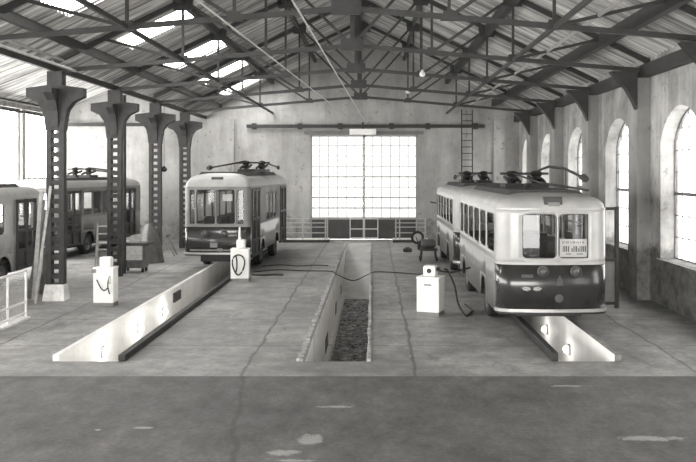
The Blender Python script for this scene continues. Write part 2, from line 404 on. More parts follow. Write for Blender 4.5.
for xx in (-.78, -.02, .74): wk.box(xx, xx+.05, -.11, -.06, .02, ZP+.02)
for zz in (.06, .55, ZP-.04): wk.box(-.78, .79, -.10, -.07, zz, zz+.05)
wk.build('wicket_frame', M['mesh'], door)
# lintel board and sliding rail over the door
tag(MB().box(DX0-.35, DX1+.35, YB-.06, YB-.005, DZ1+.03, DZ1+.22).build('door_lintel', M['sash']), 'dark lintel board just above the glazed doors', 'lintel')
rail = thing('sliding_rail', 'long dark iron rail across the back wall over the doors', 'rail', (XC, YB-.22, 6.2))
MB().box(-6.3, 6.7, -.06, .06, -.09, .09).build('rail_beam', M['iron'], rail)
for xx in (-5.9, -3.4, -1.2, 1.6, 3.6, 6.2): MB().box(xx-.12, xx+.12, -.02, .22, -.16, .16).build('rail_bracket', M['iron'], rail)
bx = thing('lamp_box', 'white box lamp above the middle of the glazed doors', 'lamp', (-.55, YB-.45, 5.9))
MB().box(-.72, .72, -.14, .14, -.18, .14).build('lamp_housing', M['white'], bx, bevel=.03)
MB().box(-.05, .05, -.04, .04, .14, .5).build('mounting_bracket', M['iron'], bx)

# left wall of the aisle with its large windows
w = MB(); lw = []
ye = [Y0] + [4.0, 8.6] + FR + [YB]
for k in range(len(ye)-1):
    y0, y1 = ye[k], ye[k+1]; a0, a1 = y0+.2, y1-.2; z0, z1 = 1.3, 6.75
    w.quad((XLL,y0,0),(XLL,a0,0),(XLL,a0,7.2),(XLL,y0,7.2)); w.quad((XLL,a1,0),(XLL,y1,0),(XLL,y1,7.2),(XLL,a1,7.2))
    w.quad((XLL,a0,0),(XLL,a1,0),(XLL,a1,z0),(XLL,a0,z0)); w.quad((XLL,a0,z1),(XLL,a1,z1),(XLL,a1,7.2),(XLL,a0,7.2))
    for p, q in (((a0,z0),(a1,z0)),((a1,z0),(a1,z1)),((a1,z1),(a0,z1)),((a0,z1),(a0,z0))): w.quad((XLL,p[0],p[1]),(XLL,q[0],q[1]),(XLL-.3,q[0],q[1]),(XLL-.3,p[0],p[1]))
    lw.append((a0, a1, z0, z1))
struct(w.build('wall_left', M['wall']))
for (a0, a1, z0, z1) in lw:
    wn += 1
    root = struct(bpy.data.objects.new('window_%d' % wn, None)); COL.objects.link(root); root.location = (XLL-.2, (a0+a1)/2, z0)
    hw = (a1-a0)/2; h = z1-z0; f = MB(); m = MB()
    f.box(-.05,.05,-hw,hw,0,.08); f.box(-.05,.05,-hw,hw,h-.08,h); f.box(-.05,.05,-hw,-hw+.08,0,h); f.box(-.05,.05,hw-.08,hw,0,h)
    for k in range(1, 6): m.box(-.02,.02,-hw+2*hw*k/6-.015,-hw+2*hw*k/6+.015,0,h)
    for k in range(1, 6): m.box(-.02,.02,-hw,hw,h*k/6-.015,h*k/6+.015)
    f.build('window_frame', M['sash'], root); m.build('glazing_bars', M['sash'], root)
    MB().quad((.01,-hw,0),(.01,hw,0),(.01,hw,h),(.01,-hw,h)).build('window_pane', M['glass'], root)

# ------------------------------------------------------------------ roof
PITCH, AMP, NSEG = .26, .06, 8
SKY = [(19.9, 21.8), (25.7, 27.6), (31.5, 33.5), (37.4, 39.6), (43.1, 45.4)]
SKX = (-7.8, -5.65)
def sheet(xs, zf, y0, y1, holes=None):
    b = MB(); n = int((y1-y0)/PITCH*NSEG); st = (y1-y0)/n; row = len(xs)
    vs = [(xx, y0+i*st, zf(xx) + AMP*math.cos(2*PI*(i*st)/PITCH)) for i in range(n+1) for xx in xs]; fs = []
    for i in range(n):
        ym = y0+(i+.5)*st
        for j in range(row-1):
            if holes and any(h0 < ym < h1 for h0, h1 in holes[1]) and holes[0][0] - .01 < (xs[j]+xs[j+1])/2 < holes[0][1]: continue
            fs.append((i*row+j, i*row+j+1, (i+1)*row+j+1, (i+1)*row+j))
    return b.add(vs, fs)
zs = lambda xx: ZE + .15 + SL*(XR - XC - abs(xx - XC))
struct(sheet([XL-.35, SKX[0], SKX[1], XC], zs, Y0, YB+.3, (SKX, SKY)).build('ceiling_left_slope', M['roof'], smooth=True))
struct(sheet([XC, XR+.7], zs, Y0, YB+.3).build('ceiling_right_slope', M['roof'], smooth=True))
XM = (XL+XLL)/2; za = lambda xx: 7.15 + .38*((XL-XLL)/2 - abs(xx-XM))
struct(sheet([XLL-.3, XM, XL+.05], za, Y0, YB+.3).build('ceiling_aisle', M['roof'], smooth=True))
for (h0, h1) in SKY:
    wn += 1
    root = struct(bpy.data.objects.new('window_%d' % wn, None)); COL.objects.link(root); root.location = (SKX[0], h0, zs(SKX[0])+.05)
    dx = SKX[1]-SKX[0]; dz = SL*dx; d = h1-h0
    MB().quad((0,0,0),(dx,0,dz),(dx,d,dz),(0,d,0)).build('skylight_pane', M['sky'], root)
    f = MB()
    for yy in (0, d): f.bar((0,yy,-.03),(dx,yy,dz-.03),.05,.06)
    f.build('skylight_frame', M['iron'], root)

# ------------------------------------------------------------------ roof trusses
TE, TC = 6.62, 7.36                                # tie height at the ends and in the middle
half = XR - XC
def tz(dx): return TE + (TC-TE)*(1-abs(dx)/half)   # local height of tie (origin on the floor line)
def rz_(dx): return ZE + SL*(half-abs(dx)) - .02
def make_truss():
    t = thing('roof_truss', '', 'truss', (XC, FR[0], 0))
    for s in (-1, 1):
        MB().bar((s*half,0,rz_(half)),(0,0,rz_(0)),.12,.14).build('rafter', M['truss'], t)
        MB().bar((s*half,0,tz(half)),(0,0,tz(0)),.1,.12).build('tie_beam', M['truss'], t)
        ns = (2.5, 4.9) if s < 0 else (2.3, 4.65)
        for d in ns: MB().bar((s*d,0,tz(d)),(s*d,0,rz_(d)),.07,.07).build('post', M['truss'], t)
        for (d0, d1) in ((0, ns[0]), (ns[0], ns[1]), (ns[1], 7.2)):
            MB().bar((s*d0,0,tz(d0)),(s*d1,0,rz_(d1)),.065,.08).build('diagonal', M['truss'], t)
        for d in ns:
            MB().prism([(s*d-.2,tz(d)-.08),(s*d+.2,tz(d)-.08),(s*d+.12,tz(d)+.14),(s*d-.12,tz(d)+.14)], -.06, .06).build('gusset_plate', M['truss'], t)
            MB().prism([(s*d-.26,rz_(d)-.28),(s*d+.26,rz_(d)-.28),(s*d+.3,rz_(d)+.05),(s*d-.3,rz_(d)+.05)], -.06, .06).build('gusset_plate', M['truss'], t)
    MB().bar((0,0,tz(0)),(0,0,rz_(0)),.12,.1).build('post', M['truss'], t)
    MB().box(-.33,.33,-.07,.07,tz(0)-.14,tz(0)+.2).build('gusset_plate', M['truss'], t)
    MB().prism([(-.5,rz_(0)-.5),(.5,rz_(0)-.5),(.3,rz_(0)-.05),(-.3,rz_(0)-.05)], -.08, .08).build('gusset_plate', M['truss'], t)
    # haunch bracket over the pilaster on the right
    pr = [(half-.39,6.6),(half-1.15,6.6),(half-.98,6.4),(half-.7,6.1),(half-.5,5.75),(half-.39,5.5)]
    MB().prism(pr, -.16, .16).build('haunch_bracket', M['truss'], t)
    return t
T0 = make_truss()
tl = {19.0: 'iron roof truss closest overhead, its tie beam just under the photo top edge',
      24.6: 'iron roof truss carried by the column with the white painted foot', 30.2: 'iron roof truss carried by the column behind the white dispenser with hanging hose',
      35.8: 'iron roof truss carried by the third column, above the single parked coach', 41.4: 'farthest iron roof truss, nearest the glazed doors'}
for k, y in enumerate(FR[1:]):
    t = T0 if k == 0 else copy_tree(T0)
    t.location.y = y; tag(t, tl[y], 'truss', 'iron roof trusses')
# purlins and lattice girders under the sheets
pl = [(-7.75, .14, .24), (-4.9, .16, .24), (-2.55, .12, .2), (0, .16, .24), (2.3, .12, .2), (4.65, .2, .34), (7.2, .2, .36)]
pn = ['lowest roof purlin on the skylight side', 'deep roof purlin along the upper edge of the skylights', 'slim roof purlin beside the ridge on the skylight side', 'ridge purlin along the roof peak',
      'slim roof purlin beside the ridge on the arched window side', 'deep roof purlin halfway down the arched window side', 'lowest roof purlin above the arched windows']
for (d, w_, h_), nm in zip(pl, pn):
    z = rz_(d) + .0 - h_/2
    tag(MB().box(XC+d-w_/2, XC+d+w_/2, Y0, YB, z-h_/2+.1, z+h_/2+.1).build('roof_purlin', M['truss']), nm, 'purlin', 'roof purlins')
for s, d, nm in ((1, half-.16, 'dark eave girder on top of the arched window wall'), (-1, half, 'dark eave girder linking the column heads')):
    e = MB(); xx = XC+s*d; e.box(xx-(.13 if s > 0 else .06), xx+(.13 if s > 0 else .06), Y0, YB-.01, 6.43 if s > 0 else 6.6, 6.78)
    tag(e.build('eave_girder', M['truss']), nm, 'girder')
# lower longitudinal ties at the node line
for s, nm in ((-1, 'thin bracing rod along the tie beams on the skylight side'), (1, 'thin bracing rod along the tie beams on the ladder side')):
    xx = XC+(4.65 if s > 0 else -4.9); tag(MB().box(xx-.04, xx+.04, 13.4, YB, tz(4.95)-.05, tz(4.95)+.05).build('bracing_rod', M['truss']), nm, 'rod')
tag(MB().tube([(5.05,Y0,7.2),(5.05,YB-.05,7.2)], .045, 8).build('conduit_pipe', M['galv']), 'long pale conduit pipe running under the trusses towards the wall ladder', 'pipe')
for (xx, zz, nm) in ((-8.95, 6.93, 'upper pale pipe along the column heads'), (-8.6, 6.62, 'lower pale pipe along the column heads')):
    tag(MB().tube([(xx,Y0,zz),(xx,24.6,zz)], .04, 8).build('eave_pipe', M['galv']), nm, 'pipe')
for (xx, zz, nm) in ((XLL+.25, 7.0, 'upper pipe high on the aisle window wall'), (XLL+.3, 6.55, 'lower pipe high on the aisle window wall')):
    tag(MB().tube([(xx,Y0,zz),(xx,YB,zz)], .06, 8).build('wall_pipe', M['iron']), nm, 'pipe')
tag(MB().box(XLL, XL-.5, YB-.2, YB-.05, 6.2, 6.38).build('wall_rail', M['iron']), 'dark rail across the back wall of the aisle', 'rail')
# slack ropes
def rope(p, q, sag, nm):
    pts = [Vector(p).lerp(Vector(q), k/24) - Vector((0,0,sag*4*(k/24)*(1-k/24))) for k in range(25)]
    tag(MB().tube(pts, .02, 6).build('overhead_wire', M['rope']), nm, 'wire')
rope((-.5, YB-.25, 6.55), (-1.55, 6, 6.55), .0, 'pale overhead wire running to the lamp box over the doors')
rope((-1.45, YB-.25, 6.75), (-3.6, 6, 6.75), .0, 'pale overhead wire crossing beside the skylights')

# ------------------------------------------------------------------ columns on the left
def make_column():
    c = thing('iron_column', '', 'column', (XL+.04, FR[1], 0))
    w2, d2, zt = .18, .12, 5.0
    for s in (-1, 1): 
        f = MB(); f.box(s*w2-.072, s*w2+.072, -d2, d2, .0, zt); f.build('flange', M['iron'], c)
    lat = MB(); zz = .35
    lat.box(-w2, w2, -.05, .05, 0, .35)
    while zz < zt: lat.box(-w2, w2, -.1, .1, zz, zz+.15); zz += .27
    lat.build('batten_plate', M['iron'], c)
    cap = [(-.26,4.9),(.26,4.9),(.3,5.25),(.36,5.5),(.52,5.72),(.82,5.86),(.82,6.12),(.22,6.2),(.22,6.6),(-.22,6.6),(-.22,6.2),(-.82,6.12),(-.82,5.86),(-.52,5.72),(-.36,5.5),(-.3,5.25)]
    MB().prism(cap, -.16, .16).build('capital', M['iron'], c)
    cap2 = [(-.18,5.0),(.18,5.0),(.26,5.45),(.4,5.75),(.7,5.95),(.7,6.08),(-.7,6.08),(-.7,5.95),(-.4,5.75),(-.26,5.45)]
    MB().prism(cap2, -.12, .12, 'X').build('side_bracket', M['iron'], c)
    return c
C0 = make_column()
cl = {24.6: 'riveted iron column with a white painted foot and planks leaning on it', 30.2: 'iron column just behind the white dispenser with two hanging hose loops',
      35.8: 'iron column beside the dark heap and the leaning trestle', 41.4: 'farthest iron column, behind the corner of the single parked coach'}
for k, y in enumerate(FR[2:]):
    c = C0 if k == 0 else copy_tree(C0)
    c.location.y = y; tag(c, cl[y], 'column', 'iron columns of the aisle')
bs = MB(); bs.add([(-.32,-.26,0),(.32,-.26,0),(.32,.26,0),(-.32,.26,0),(-.27,-.18,.46),(.27,-.18,.46),(.27,.18,.46),(-.27,.18,.46)], [(0,1,5,4),(1,2,6,5),(2,3,7,6),(3,0,4,7),(4,5,6,7)])
o = bs.build('column_foot', M['whitedirt'], C0); o['label'] = 'white painted concrete foot'
tag(MB().tube([(-9.07,31.0,0),(-9.07,31.0,6.5)], .07, 8).build('drain_pipe', M['iron']), 'slim downpipe standing beside the second column', 'pipe')


# ------------------------------------------------------------------ trolleybuses
def make_wheel(r, w, parent, x, y, s):
    """tyre with hub and rim as sub-parts"""
    t = MB().lathe([(r*.6,-w/2),(r*.93,-w/2),(r,-w*.35),(r,w*.35),(r*.93,w/2),(r*.6,w/2),(r*.58,w*.3),(r*.58,-w*.3),(r*.6,-w/2)], (x,y,r), 'X', 28).build('wheel', M['rubber'], parent, smooth=True)
    xo = x + s*w*.42
    MB().lathe([(0,s*.06),(r*.16,s*.05),(r*.2,-s*.02),(r*.42,-s*.05),(r*.57,0),(r*.6,s*.02)], (xo,y,r), 'X', 24).build('wheel_rim', M['drum'], t, smooth=True)
    return t

def make_bus(name, label, loc, rz, L=9.2, W=2.5, zb=.48, zbelt=1.62, zt=2.86, hr=.36, rf=(.45,.34), rr=(.5,.9), bow=.12,
             front=(), right=(), left=(), rear=(), doors=(), wheels=(2.6,7.2), low=None, lowside=None, up=None, rf_mat=None, group='parked trolleybuses', seats=True, sash=True, deck=True, gear=0.0):
    root = thing(name, label, 'trolleybus', loc, rz, group)
    low = low or M['green']; lowside = lowside or low; up = up or M['cream']; rf_mat = rf_mat or M['roofb']
    hw = W/2; y0 = bow*((hw-rf[0])/hw)**2
    fy = lambda xx: bow*(xx/hw)**2
    RA, ZC = .56, .48
    ops = [('F',)+o for o in front] + [('R',)+o for o in right] + [('L',)+o for o in left] + [('B',)+o for o in rear] + [(d[0],)+d[1:5] for d in doors]
    arch = [(f, wy-RA, wy+RA, zb, ZC+RA+.06) for f in 'RL' for wy in wheels]
    holes = ops + arch
    def brk(face, lo, hi, n):
        v = {lo, hi} | {lo+(hi-lo)*k/n for k in range(1, n)}
        for o in holes:
            if o[0] == face: v |= {o[1], o[2]}
        v = sorted(t for t in v if lo-1e-6 <= t <= hi+1e-6); out = [v[0]]
        for t in v[1:]:
            if t-out[-1] > 1e-4: out.append(t)
        return out
    pts = []; seg = []
    def put(p, f): pts.append(p); seg.append(f)
    NA = 8
    for t in brk('F', -(hw-rf[0]), hw-rf[0], 6)[:-1]: put((t, fy(t)), 'F')
    for k in range(NA): a_ = PI/2*k/NA; put((hw-rf[0]+rf[0]*math.sin(a_), y0+rf[1]*(1-math.cos(a_))), 'c')
    for t in brk('R', y0+rf[1], L-rr[1], 8)[:-1]: put((hw, t), 'R')
    for k in range(NA): a_ = PI/2*k/NA; put((hw-rr[0]*(1-math.cos(a_)), L-rr[1]+rr[1]*math.sin(a_)), 'c')
    for t in brk('B', -(hw-rr[0]), hw-rr[0], 4)[::-1][:-1]: put((t, L), 'B')
    for k in range(NA): a_ = PI/2*k/NA; put((-(hw-rr[0])-rr[0]*math.sin(a_), L-rr[1]*(1-math.cos(a_))), 'c')
    # fix start of the rear-left corner: runs from (-(hw-rr0), L) to (-hw, L-rr1)
    for t in brk('L', y0+rf[1], L-rr[1], 8)[::-1][:-1]: put((-hw, t), 'L')
    for k in range(NA): a_ = PI/2*k/NA; put((-hw+rf[0]*(1-math.cos(a_)), y0+rf[1]*(1-math.sin(a_))), 'c')
    n = len(pts)
    zl = sorted({zb, zbelt, zt} | {round(o[3], 4) for o in holes} | {round(o[4], 4) for o in holes}); zl = [z for z in zl if zb-1e-6 <= z <= zt+1e-6]
    B_front, B_side, B_up = MB(), MB(), MB()
    for i in range(n):
        p, q = pts[i], pts[(i+1) % n]; f = seg[i]; m = (p[0]+q[0])/2 if f in 'FB' else (p[1]+q[1])/2
        for z0, z1 in zip(zl, zl[1:]):
            zm = (z0+z1)/2
            if any(o[0] == f and o[1] < m < o[2] and o[3] < zm < o[4] for o in holes): continue
            frontal = f == 'F' or (f == 'c' and (p[1]+q[1])/2 < y0+rf[1])
            (B_up if zm > zbelt else B_front if frontal else B_side).quad((p[0],p[1],z0),(q[0],q[1],z0),(q[0],q[1],z1),(p[0],p[1],z1))
    # rounded wheel arches and their liners
    for (f, a_, b_, z0, z1) in arch:
        lin = MB(); s = 1 if f == 'R' else -1; wy = (a_+b_)/2; av = []
        for k in range(17):
            t = PI*k/16; av.append((wy-RA*math.cos(t), max(z0, ZC+RA*math.sin(t))))
        for p, q in zip(av, av[1:]):
            B_side.quad((s*hw,p[0],p[1]),(s*hw,q[0],q[1]),(s*hw,q[0],z1),(s*hw,p[0],z1))
            lin.quad((s*hw,p[0],p[1]),(s*hw,q[0],q[1]),(s*(hw-.42),q[0],q[1]),(s*(hw-.42),p[0],p[1]))
        lin.add([(s*(hw-.42),p[0],p[1]) for p in av], [tuple(range(len(av)))]); lin.build('wheel_housing', M['black'], root)
    def P(face, u, z, ins=0.0):
        return (u, fy(u)+ins, z) if face == 'F' else (hw-ins, u, z) if face == 'R' else (-hw+ins, u, z) if face == 'L' else (u, L-ins, z)
    # rounded window corners belong to the coachwork
    for o in ops:
        if o in [(d[0],)+d[1:5] for d in doors]: continue
        f, a_, b_, z0, z1 = o; r = min(.1, (b_-a_)*.2)
        for (cu, cz, su, sz) in ((a_,z0,1,1),(b_,z0,-1,1),(b_,z1,-1,-1),(a_,z1,1,-1)):
            arc = [P(f, cu+su*r*(1-math.cos(PI/2*k/5)), cz+sz*r*(1-math.sin(PI/2*k/5))) for k in range(6)]
            B_up.add([P(f, cu, cz)]+arc, [tuple(range(7))])
    ub = B_up.build('upper_body', up, root, smooth=True, solid=.035)
    if lowside is not low: B_front.build('front_panel', low, root, smooth=True, solid=.035); B_side.build('lower_body', lowside, root, smooth=True, solid=.035)
    else:
        B_side.add(B_front.v, B_front.f); B_side.build('lower_body', low, root, smooth=True, solid=.035)
    # roof
    rb = MB(); ks = [0, .12, .25, .38, .5, .62, .74, .85, .94]; row = []
    for t in ks:
        a_ = t*PI/2; k = math.cos(a_)**.62; zz = zt+hr*math.sin(a_)**.85; e = (L/2-hw*(1-k)*.95)/(L/2)
        row.append([(x_*k, L/2+(y_-L/2)*e, zz) for x_, y_ in pts])
    vs = [v for r_ in row for v in r_]; fs = [(i*n+j, i*n+(j+1) % n, (i+1)*n+(j+1) % n, (i+1)*n+j) for i in range(len(ks)-1) for j in range(n)]
    fs.append(tuple(range((len(ks)-1)*n, len(ks)*n)))
    rb.add(vs, fs).build('roof', rf_mat, root, smooth=True)
    # gutter and belt mouldings
    def band(z, h, out, mt, nm, sel='all'):
        pr = [(x_*(1+out/hw), L/2+(y_-L/2)*(1+out/(L/2))) for x_, y_ in pts]
        def skip(i):
            f = seg[i]; p, q = pr[i], pr[(i+1) % n]; mm = (p[1]+q[1])/2
            if sel == 'front' and not (f == 'F' or (f == 'c' and mm < y0+rf[1]+.1)): return True
            return f in 'RL' and any(o[0] == f and o[1] < mm < o[2] and o[3] < z < o[4] for o in holes)
        sk = [skip(i) for i in range(n)]; st = (max(i for i in range(n) if sk[i])+1) % n if any(sk) else 0; m = MB()
        for t in range(n+1):
            i = (st+t) % n
            if t == n or sk[i]:
                if m.v: m.build(nm, mt, root, smooth=True)
                m = MB(); continue
            p, q = pr[i], pr[(i+1) % n]; p0, q0 = pts[i], pts[(i+1) % n]
            m.add([(p0[0],p0[1],z-h/2),(q0[0],q0[1],z-h/2),(q[0],q[1],z-h/2),(p[0],p[1],z-h/2),(p0[0],p0[1],z+h/2),(q0[0],q0[1],z+h/2),(q[0],q[1],z+h/2),(p[0],p[1],z+h/2)],
                  [(3,2,1,0),(4,5,6,7),(2,3,7,6)])
    band(zt, .035, .02, up, 'gutter'); band(zbelt, .06, .018, up, 'belt_moulding')
    band(zb+.07, .07, .05, M['steel'], 'bumper', 'front'); band(zb+.01, .05, .03, M['black'], 'bumper_rubber', 'front')
    # glass
    def pane(f, a_, b_, z0, z1, nm='window', frame=None, bars=(), hb=()):
        m = MB(); us = [a_+(b_-a_)*k/4 for k in range(5)]
        for u, v in zip(us, us[1:]): m.quad(P(f,u,z0,.012),P(f,v,z0,.012),P(f,v,z1,.012),P(f,u,z1,.012))
        o = m.build(nm, M['busglass'], root)
        fm = MB(); c = [P(f,u,z0,.0) for u in us]+[P(f,u,z1,.0) for u in us[::-1]]; fm.tube(c+[c[0]], .018, 6)
        for u in bars: fm.bar(P(f,u,z0), P(f,u,z1), .045, .05)
        for z in hb: fm.bar(P(f,a_,z,.01), P(f,b_,z,.01), .03, .03)
        fm.build('window_frame', frame or M['dkframe'], o); return o
    for o in front: pane('F', *o[:4], nm='windscreen', frame=M['dkframe'])
    for o in right: pane('R', *o[:4], hb=[o[2]+(o[3]-o[2])*.62] if sash else ())
    for o in left: pane('L', *o[:4], hb=[o[2]+(o[3]-o[2])*.62] if sash else ())
    for o in rear: pane('B', *o[:4], nm='rear_window')
    # folding doors: dark frames, tall glass, kick panel
    for (f, a_, b_, z0, z1) in doors:
        nl = 2
        for k in range(nl):
            u0 = a_+(b_-a_)*k/nl+.01; u1 = a_+(b_-a_)*(k+1)/nl-.01; zk = z0+.62; zm = z0+(z1-z0)*.55
            fm = MB()
            for u in (u0+.04, u1-.04): fm.bar(P(f,u,z0,-.01), P(f,u,z1,-.01), .09, .08)
            for z in (z0+.05, zk, zm, z1-.06): fm.bar(P(f,u0,z,-.005), P(f,u1,z,-.005), .06, .1)
            d = fm.build('door', M['dkframe'], root)
            MB().quad(P(f,u0,zk,.01),P(f,u1,zk,.01),P(f,u1,z1-.05,.01),P(f,u0,z1-.05,.01)).build('door_glass', M['busglass'], d)
            MB().quad(P(f,u0,z0,.005),P(f,u1,z0,.005),P(f,u1,zk,.005),P(f,u0,zk,.005)).build('kick_panel', M['dkframe'], d)
    # chassis, floor, seats
    MB().box(-hw+.06, hw-.06, .2, L-.25, .82, .9).build('cabin_floor', M['black'], root)
    MB().box(-hw+.5, hw-.5, .5, L-.6, .34, .6).build('chassis', M['black'], root)
    for wy in wheels:
        for s in (-1, 1): make_wheel(.48, .26, root, s*(hw-.2), wy, s)
    if seats:
        k = 0; yy = 2.4
        while yy < L-1.2:
            for xx in (-.78, .78):
                st = MB().box(xx-.36, xx+.36, yy, yy+.42, 1.22, 1.32); st.box(xx-.3, xx+.3, yy+.05, yy+.38, .9, 1.22)
                so = st.build('seat', M['seat'], root, bevel=.03)
                MB().box(xx-.36, xx+.36, yy+.38, yy+.46, 1.3, 1.86).build('backrest', M['seat'], so, bevel=.03)
            yy += 1.15
    for xx in (-.42, .42): MB().tube([(xx,1.7,.9),(xx,1.7,zt)], .02, 6).build('handrail', M['steel'], root)
    # trolley deck and pole bases
    zt2 = zt+hr
    if deck:
        MB().prism([(-.95,zt2-.1),(.95,zt2-.1),(.8,zt2+.05),(-.8,zt2+.05)], L*.1, L*.84).build('roof_deck', M['roofd'], root)
        yb = L*.5
        for s in (-1, 1):
            tb = MB(); xx = s*.34+gear; tb.box(xx-.26, xx+.26, yb-.45, yb+.45, zt2+.05, zt2+.16); tb.lathe([(.0,.52),(.13,.5),(.2,.42),(.12,.36),(.16,.28),(.1,.16),(.1,.1)], (xx,yb,zt2), n=12)
            for q in (-.3, .3): tb.tube([(xx+q*.5,yb-.4,zt2+.2),(xx+q*.5,yb+.4,zt2+.34)], .05, 8)
            tb.box(xx-.33, xx+.33, yb-.08, yb+.08, zt2+.4, zt2+.47)
            tb.build('trolley_base', M['black'], root, smooth=False)
    return root, dict(hw=hw, L=L, zt2=zt2, yb=L*.5, fy=fy, P=P, zb=zb)

def pole(root, pts, r=.035, head=True):
    o = MB().tube(pts, r, 8).build('trolley_pole', M['black'], root)
    if head:
        p = Vector(pts[-1]); d = (p-Vector(pts[-2])).normalized()
        h = MB(); h.tube([p-d*.12, p+d*.12], .075, 10); h.tube([p+Vector((0,0,-.1)), p+Vector((0,0,.1))], .05, 10); h.build('trolley_head', M['black'], o)
    return o
def lamp(root, info, x_, z_, r=.13, off=.0):
    y_ = info['fy'](x_)
    o = MB().lathe([(r*.75,.02),(r,-.03),(r*1.02,-.08),(r*.86,-.1),(r*.8,-.06)], (x_,y_,z_), 'Y', 24).build('headlamp', M['drum'], root, smooth=True)
    MB().lathe([(r*.82,-.06),(r*.6,-.095),(r*.25,-.11),(0,-.115)], (x_,y_,z_), 'Y', 20).build('lamp_lens', M['lens'], o, smooth=True)
    return o
def dest_box(root, x_, y_, z0, z1, w_, d_=.35):
    o = MB().box(x_-w_/2, x_+w_/2, y_, y_+d_, z0, z1).build('destination_box', M['dkframe'], root, bevel=.02)
    MB().box(x_-w_/2+.09, x_+w_/2-.07, y_-.012, y_+.01, z0+.03, z0+(z1-z0)*.5).build('display_glass', M['mid'], o)
    return o

WIN = lambda a_, n_, p_, w_, z0, z1: [(a_+k*p_, a_+k*p_+w_, z0, z1) for k in range(n_)]
# --- near coach on the right
side = [(.62, 1.86, 1.82, 2.72)] + WIN(2.1, 5, 1.32, 1.1, 1.82, 2.72)
r1, i1 = make_bus('trolleybus', 'near two-tone trolleybus with a white paper notice in its split windscreen, by the arched windows', (4.1, 19.3, 0), 0,
    L=9.2, front=[(-.70, .07, 1.74, 2.74), (.11, .86, 1.74, 2.74)], left=side, right=side, rear=[(-.3, .3, 2.0, 2.4)], lowside=M['mid'], gear=.15)
for xx in (-.25, .5): lamp(r1, i1, xx, 1.44)
dest_box(r1, .0, .02, 2.89, 3.13, .42, .6)
# chrome winged ornament, two small crests, reflector
for (xx, zz, nm) in ((-.5, 1.06, 'winged_ornament'),):
    o = MB(); y_ = i1['fy'](xx)-.03
    for s in (-1, 1):
        o.prism([(xx+s*.02,zz-.03),(xx+s*.1,zz-.07),(xx+s*.19,zz-.05),(xx+s*.24,zz),(xx+s*.15,zz+.05),(xx+s*.06,zz+.03)], y_-.02, y_+.03)
    o.build(nm, M['chrome'], r1, bevel=.01)
cr = MB(); cr.prism([(.06,1.12),(.22,1.12),(.2,1.26),(.17,1.3),(.14,1.36),(.11,1.3),(.08,1.26)], -.03, .02); cr.build('crest', M['badge'], r1)
cr = MB(); cr.lathe([(0,-.03),(.09,-.025),(.11,.0),(.11,.02)], (.12,.0,.83), 'Y', 16); cr.build('round_badge', M['badge'], r1)
MB().lathe([(0,-.03),(.05,-.02),(.06,.02)], (-.98,.13,.74), 'Y', 12).build('reflector', M['steel'], r1)
MB().box(-.72, -.36, -.0, .06, 1.3, 1.37).build('ventilation_flap', M['badge'], r1)
for s in (-1, 1): MB().tube([(s*.98,.075,.6),(s*.98,.075,1.58)], .012, 6).build('panel_seam', M['black'], r1)
# paper notice inside the windscreen: three rows of lettering too small to read, drawn as strokes
nt_ = thing('paper_notice', 'white paper notice with three rows of dark lettering behind the windscreen', 'notice', (4.08+.49, 19.3+.09, 1.76))
MB().box(-.31, .31, 0, .008, 0, .41).build('notice_sheet', M['paper'], nt_)
ik = MB(); rnd = random.Random(11)
xx = -.25
while xx < .24:
    ik.box(xx, xx+.012, -.004, -.001, .31, .36); xx += rnd.choice((.022,.028,.05))
xx = -.24
while xx < .27:
    wv = rnd.choice((.012,.018,.024))
    if abs(xx+.08) > .02:
        ik.box(xx, xx+wv, -.004, -.001, .12, .25 if rnd.random() > .2 else .2)
        pass
    xx += wv + rnd.choice((.016,.022))
for (xa, xb) in ((-.17,-.06), (.08,.2)):
    xx = xa
    while xx < xb: ik.box(xx, xx+.012, -.004, -.001, .055, .085); xx += .02
ik.build('lettering', M['ink'], nt_)
zt2, yb = i1['zt2'], i1['yb']
pole(r1, [(.49,yb,zt2+.5),(.5,3.0,zt2+.62),(.62,1.6,zt2+.56),(.78,.35,zt2+.34)])
pole(r1, [(-.19,yb,zt2+.45),(.2,2.5,zt2+.2),(.86,.3,zt2+.06)], .028, False)
MB().tube([(.55,1.2,zt2+.0),(.55,1.2,zt2+.56)], .015, 6).build('pole_hook', M['black'], r1)
# --- coach behind it
r2, i2 = make_bus('trolleybus', 'two-tone trolleybus standing directly behind the one with the paper notice', (4.1, 29.6, 0), 0,
    L=9.0, front=[(-.70, .07, 1.74, 2.74), (.11, .86, 1.74, 2.74)], left=[(.62,1.86,1.82,2.72)]+WIN(2.1,5,1.28,1.05,1.82,2.72), right=side, rear=[(-.7,.7,1.8,2.6)], lowside=M['mid'], wheels=(2.6,7.0))
for xx in (-.25, .5): lamp(r2, i2, xx, 1.44)
dest_box(r2, .0, .02, 2.89, 3.13, .42, .6)
pole(r2, [(.34,4.5,zt2+.5),(.3,8.8,zt2+.3)]); pole(r2, [(-.34,4.5,zt2+.5),(-.4,8.6,zt2+.25)])
MB().bar((-1.25,8.6,2.3),(-1.52,8.7,2.35),.05,.05).build('mirror_arm', M['black'], r2)
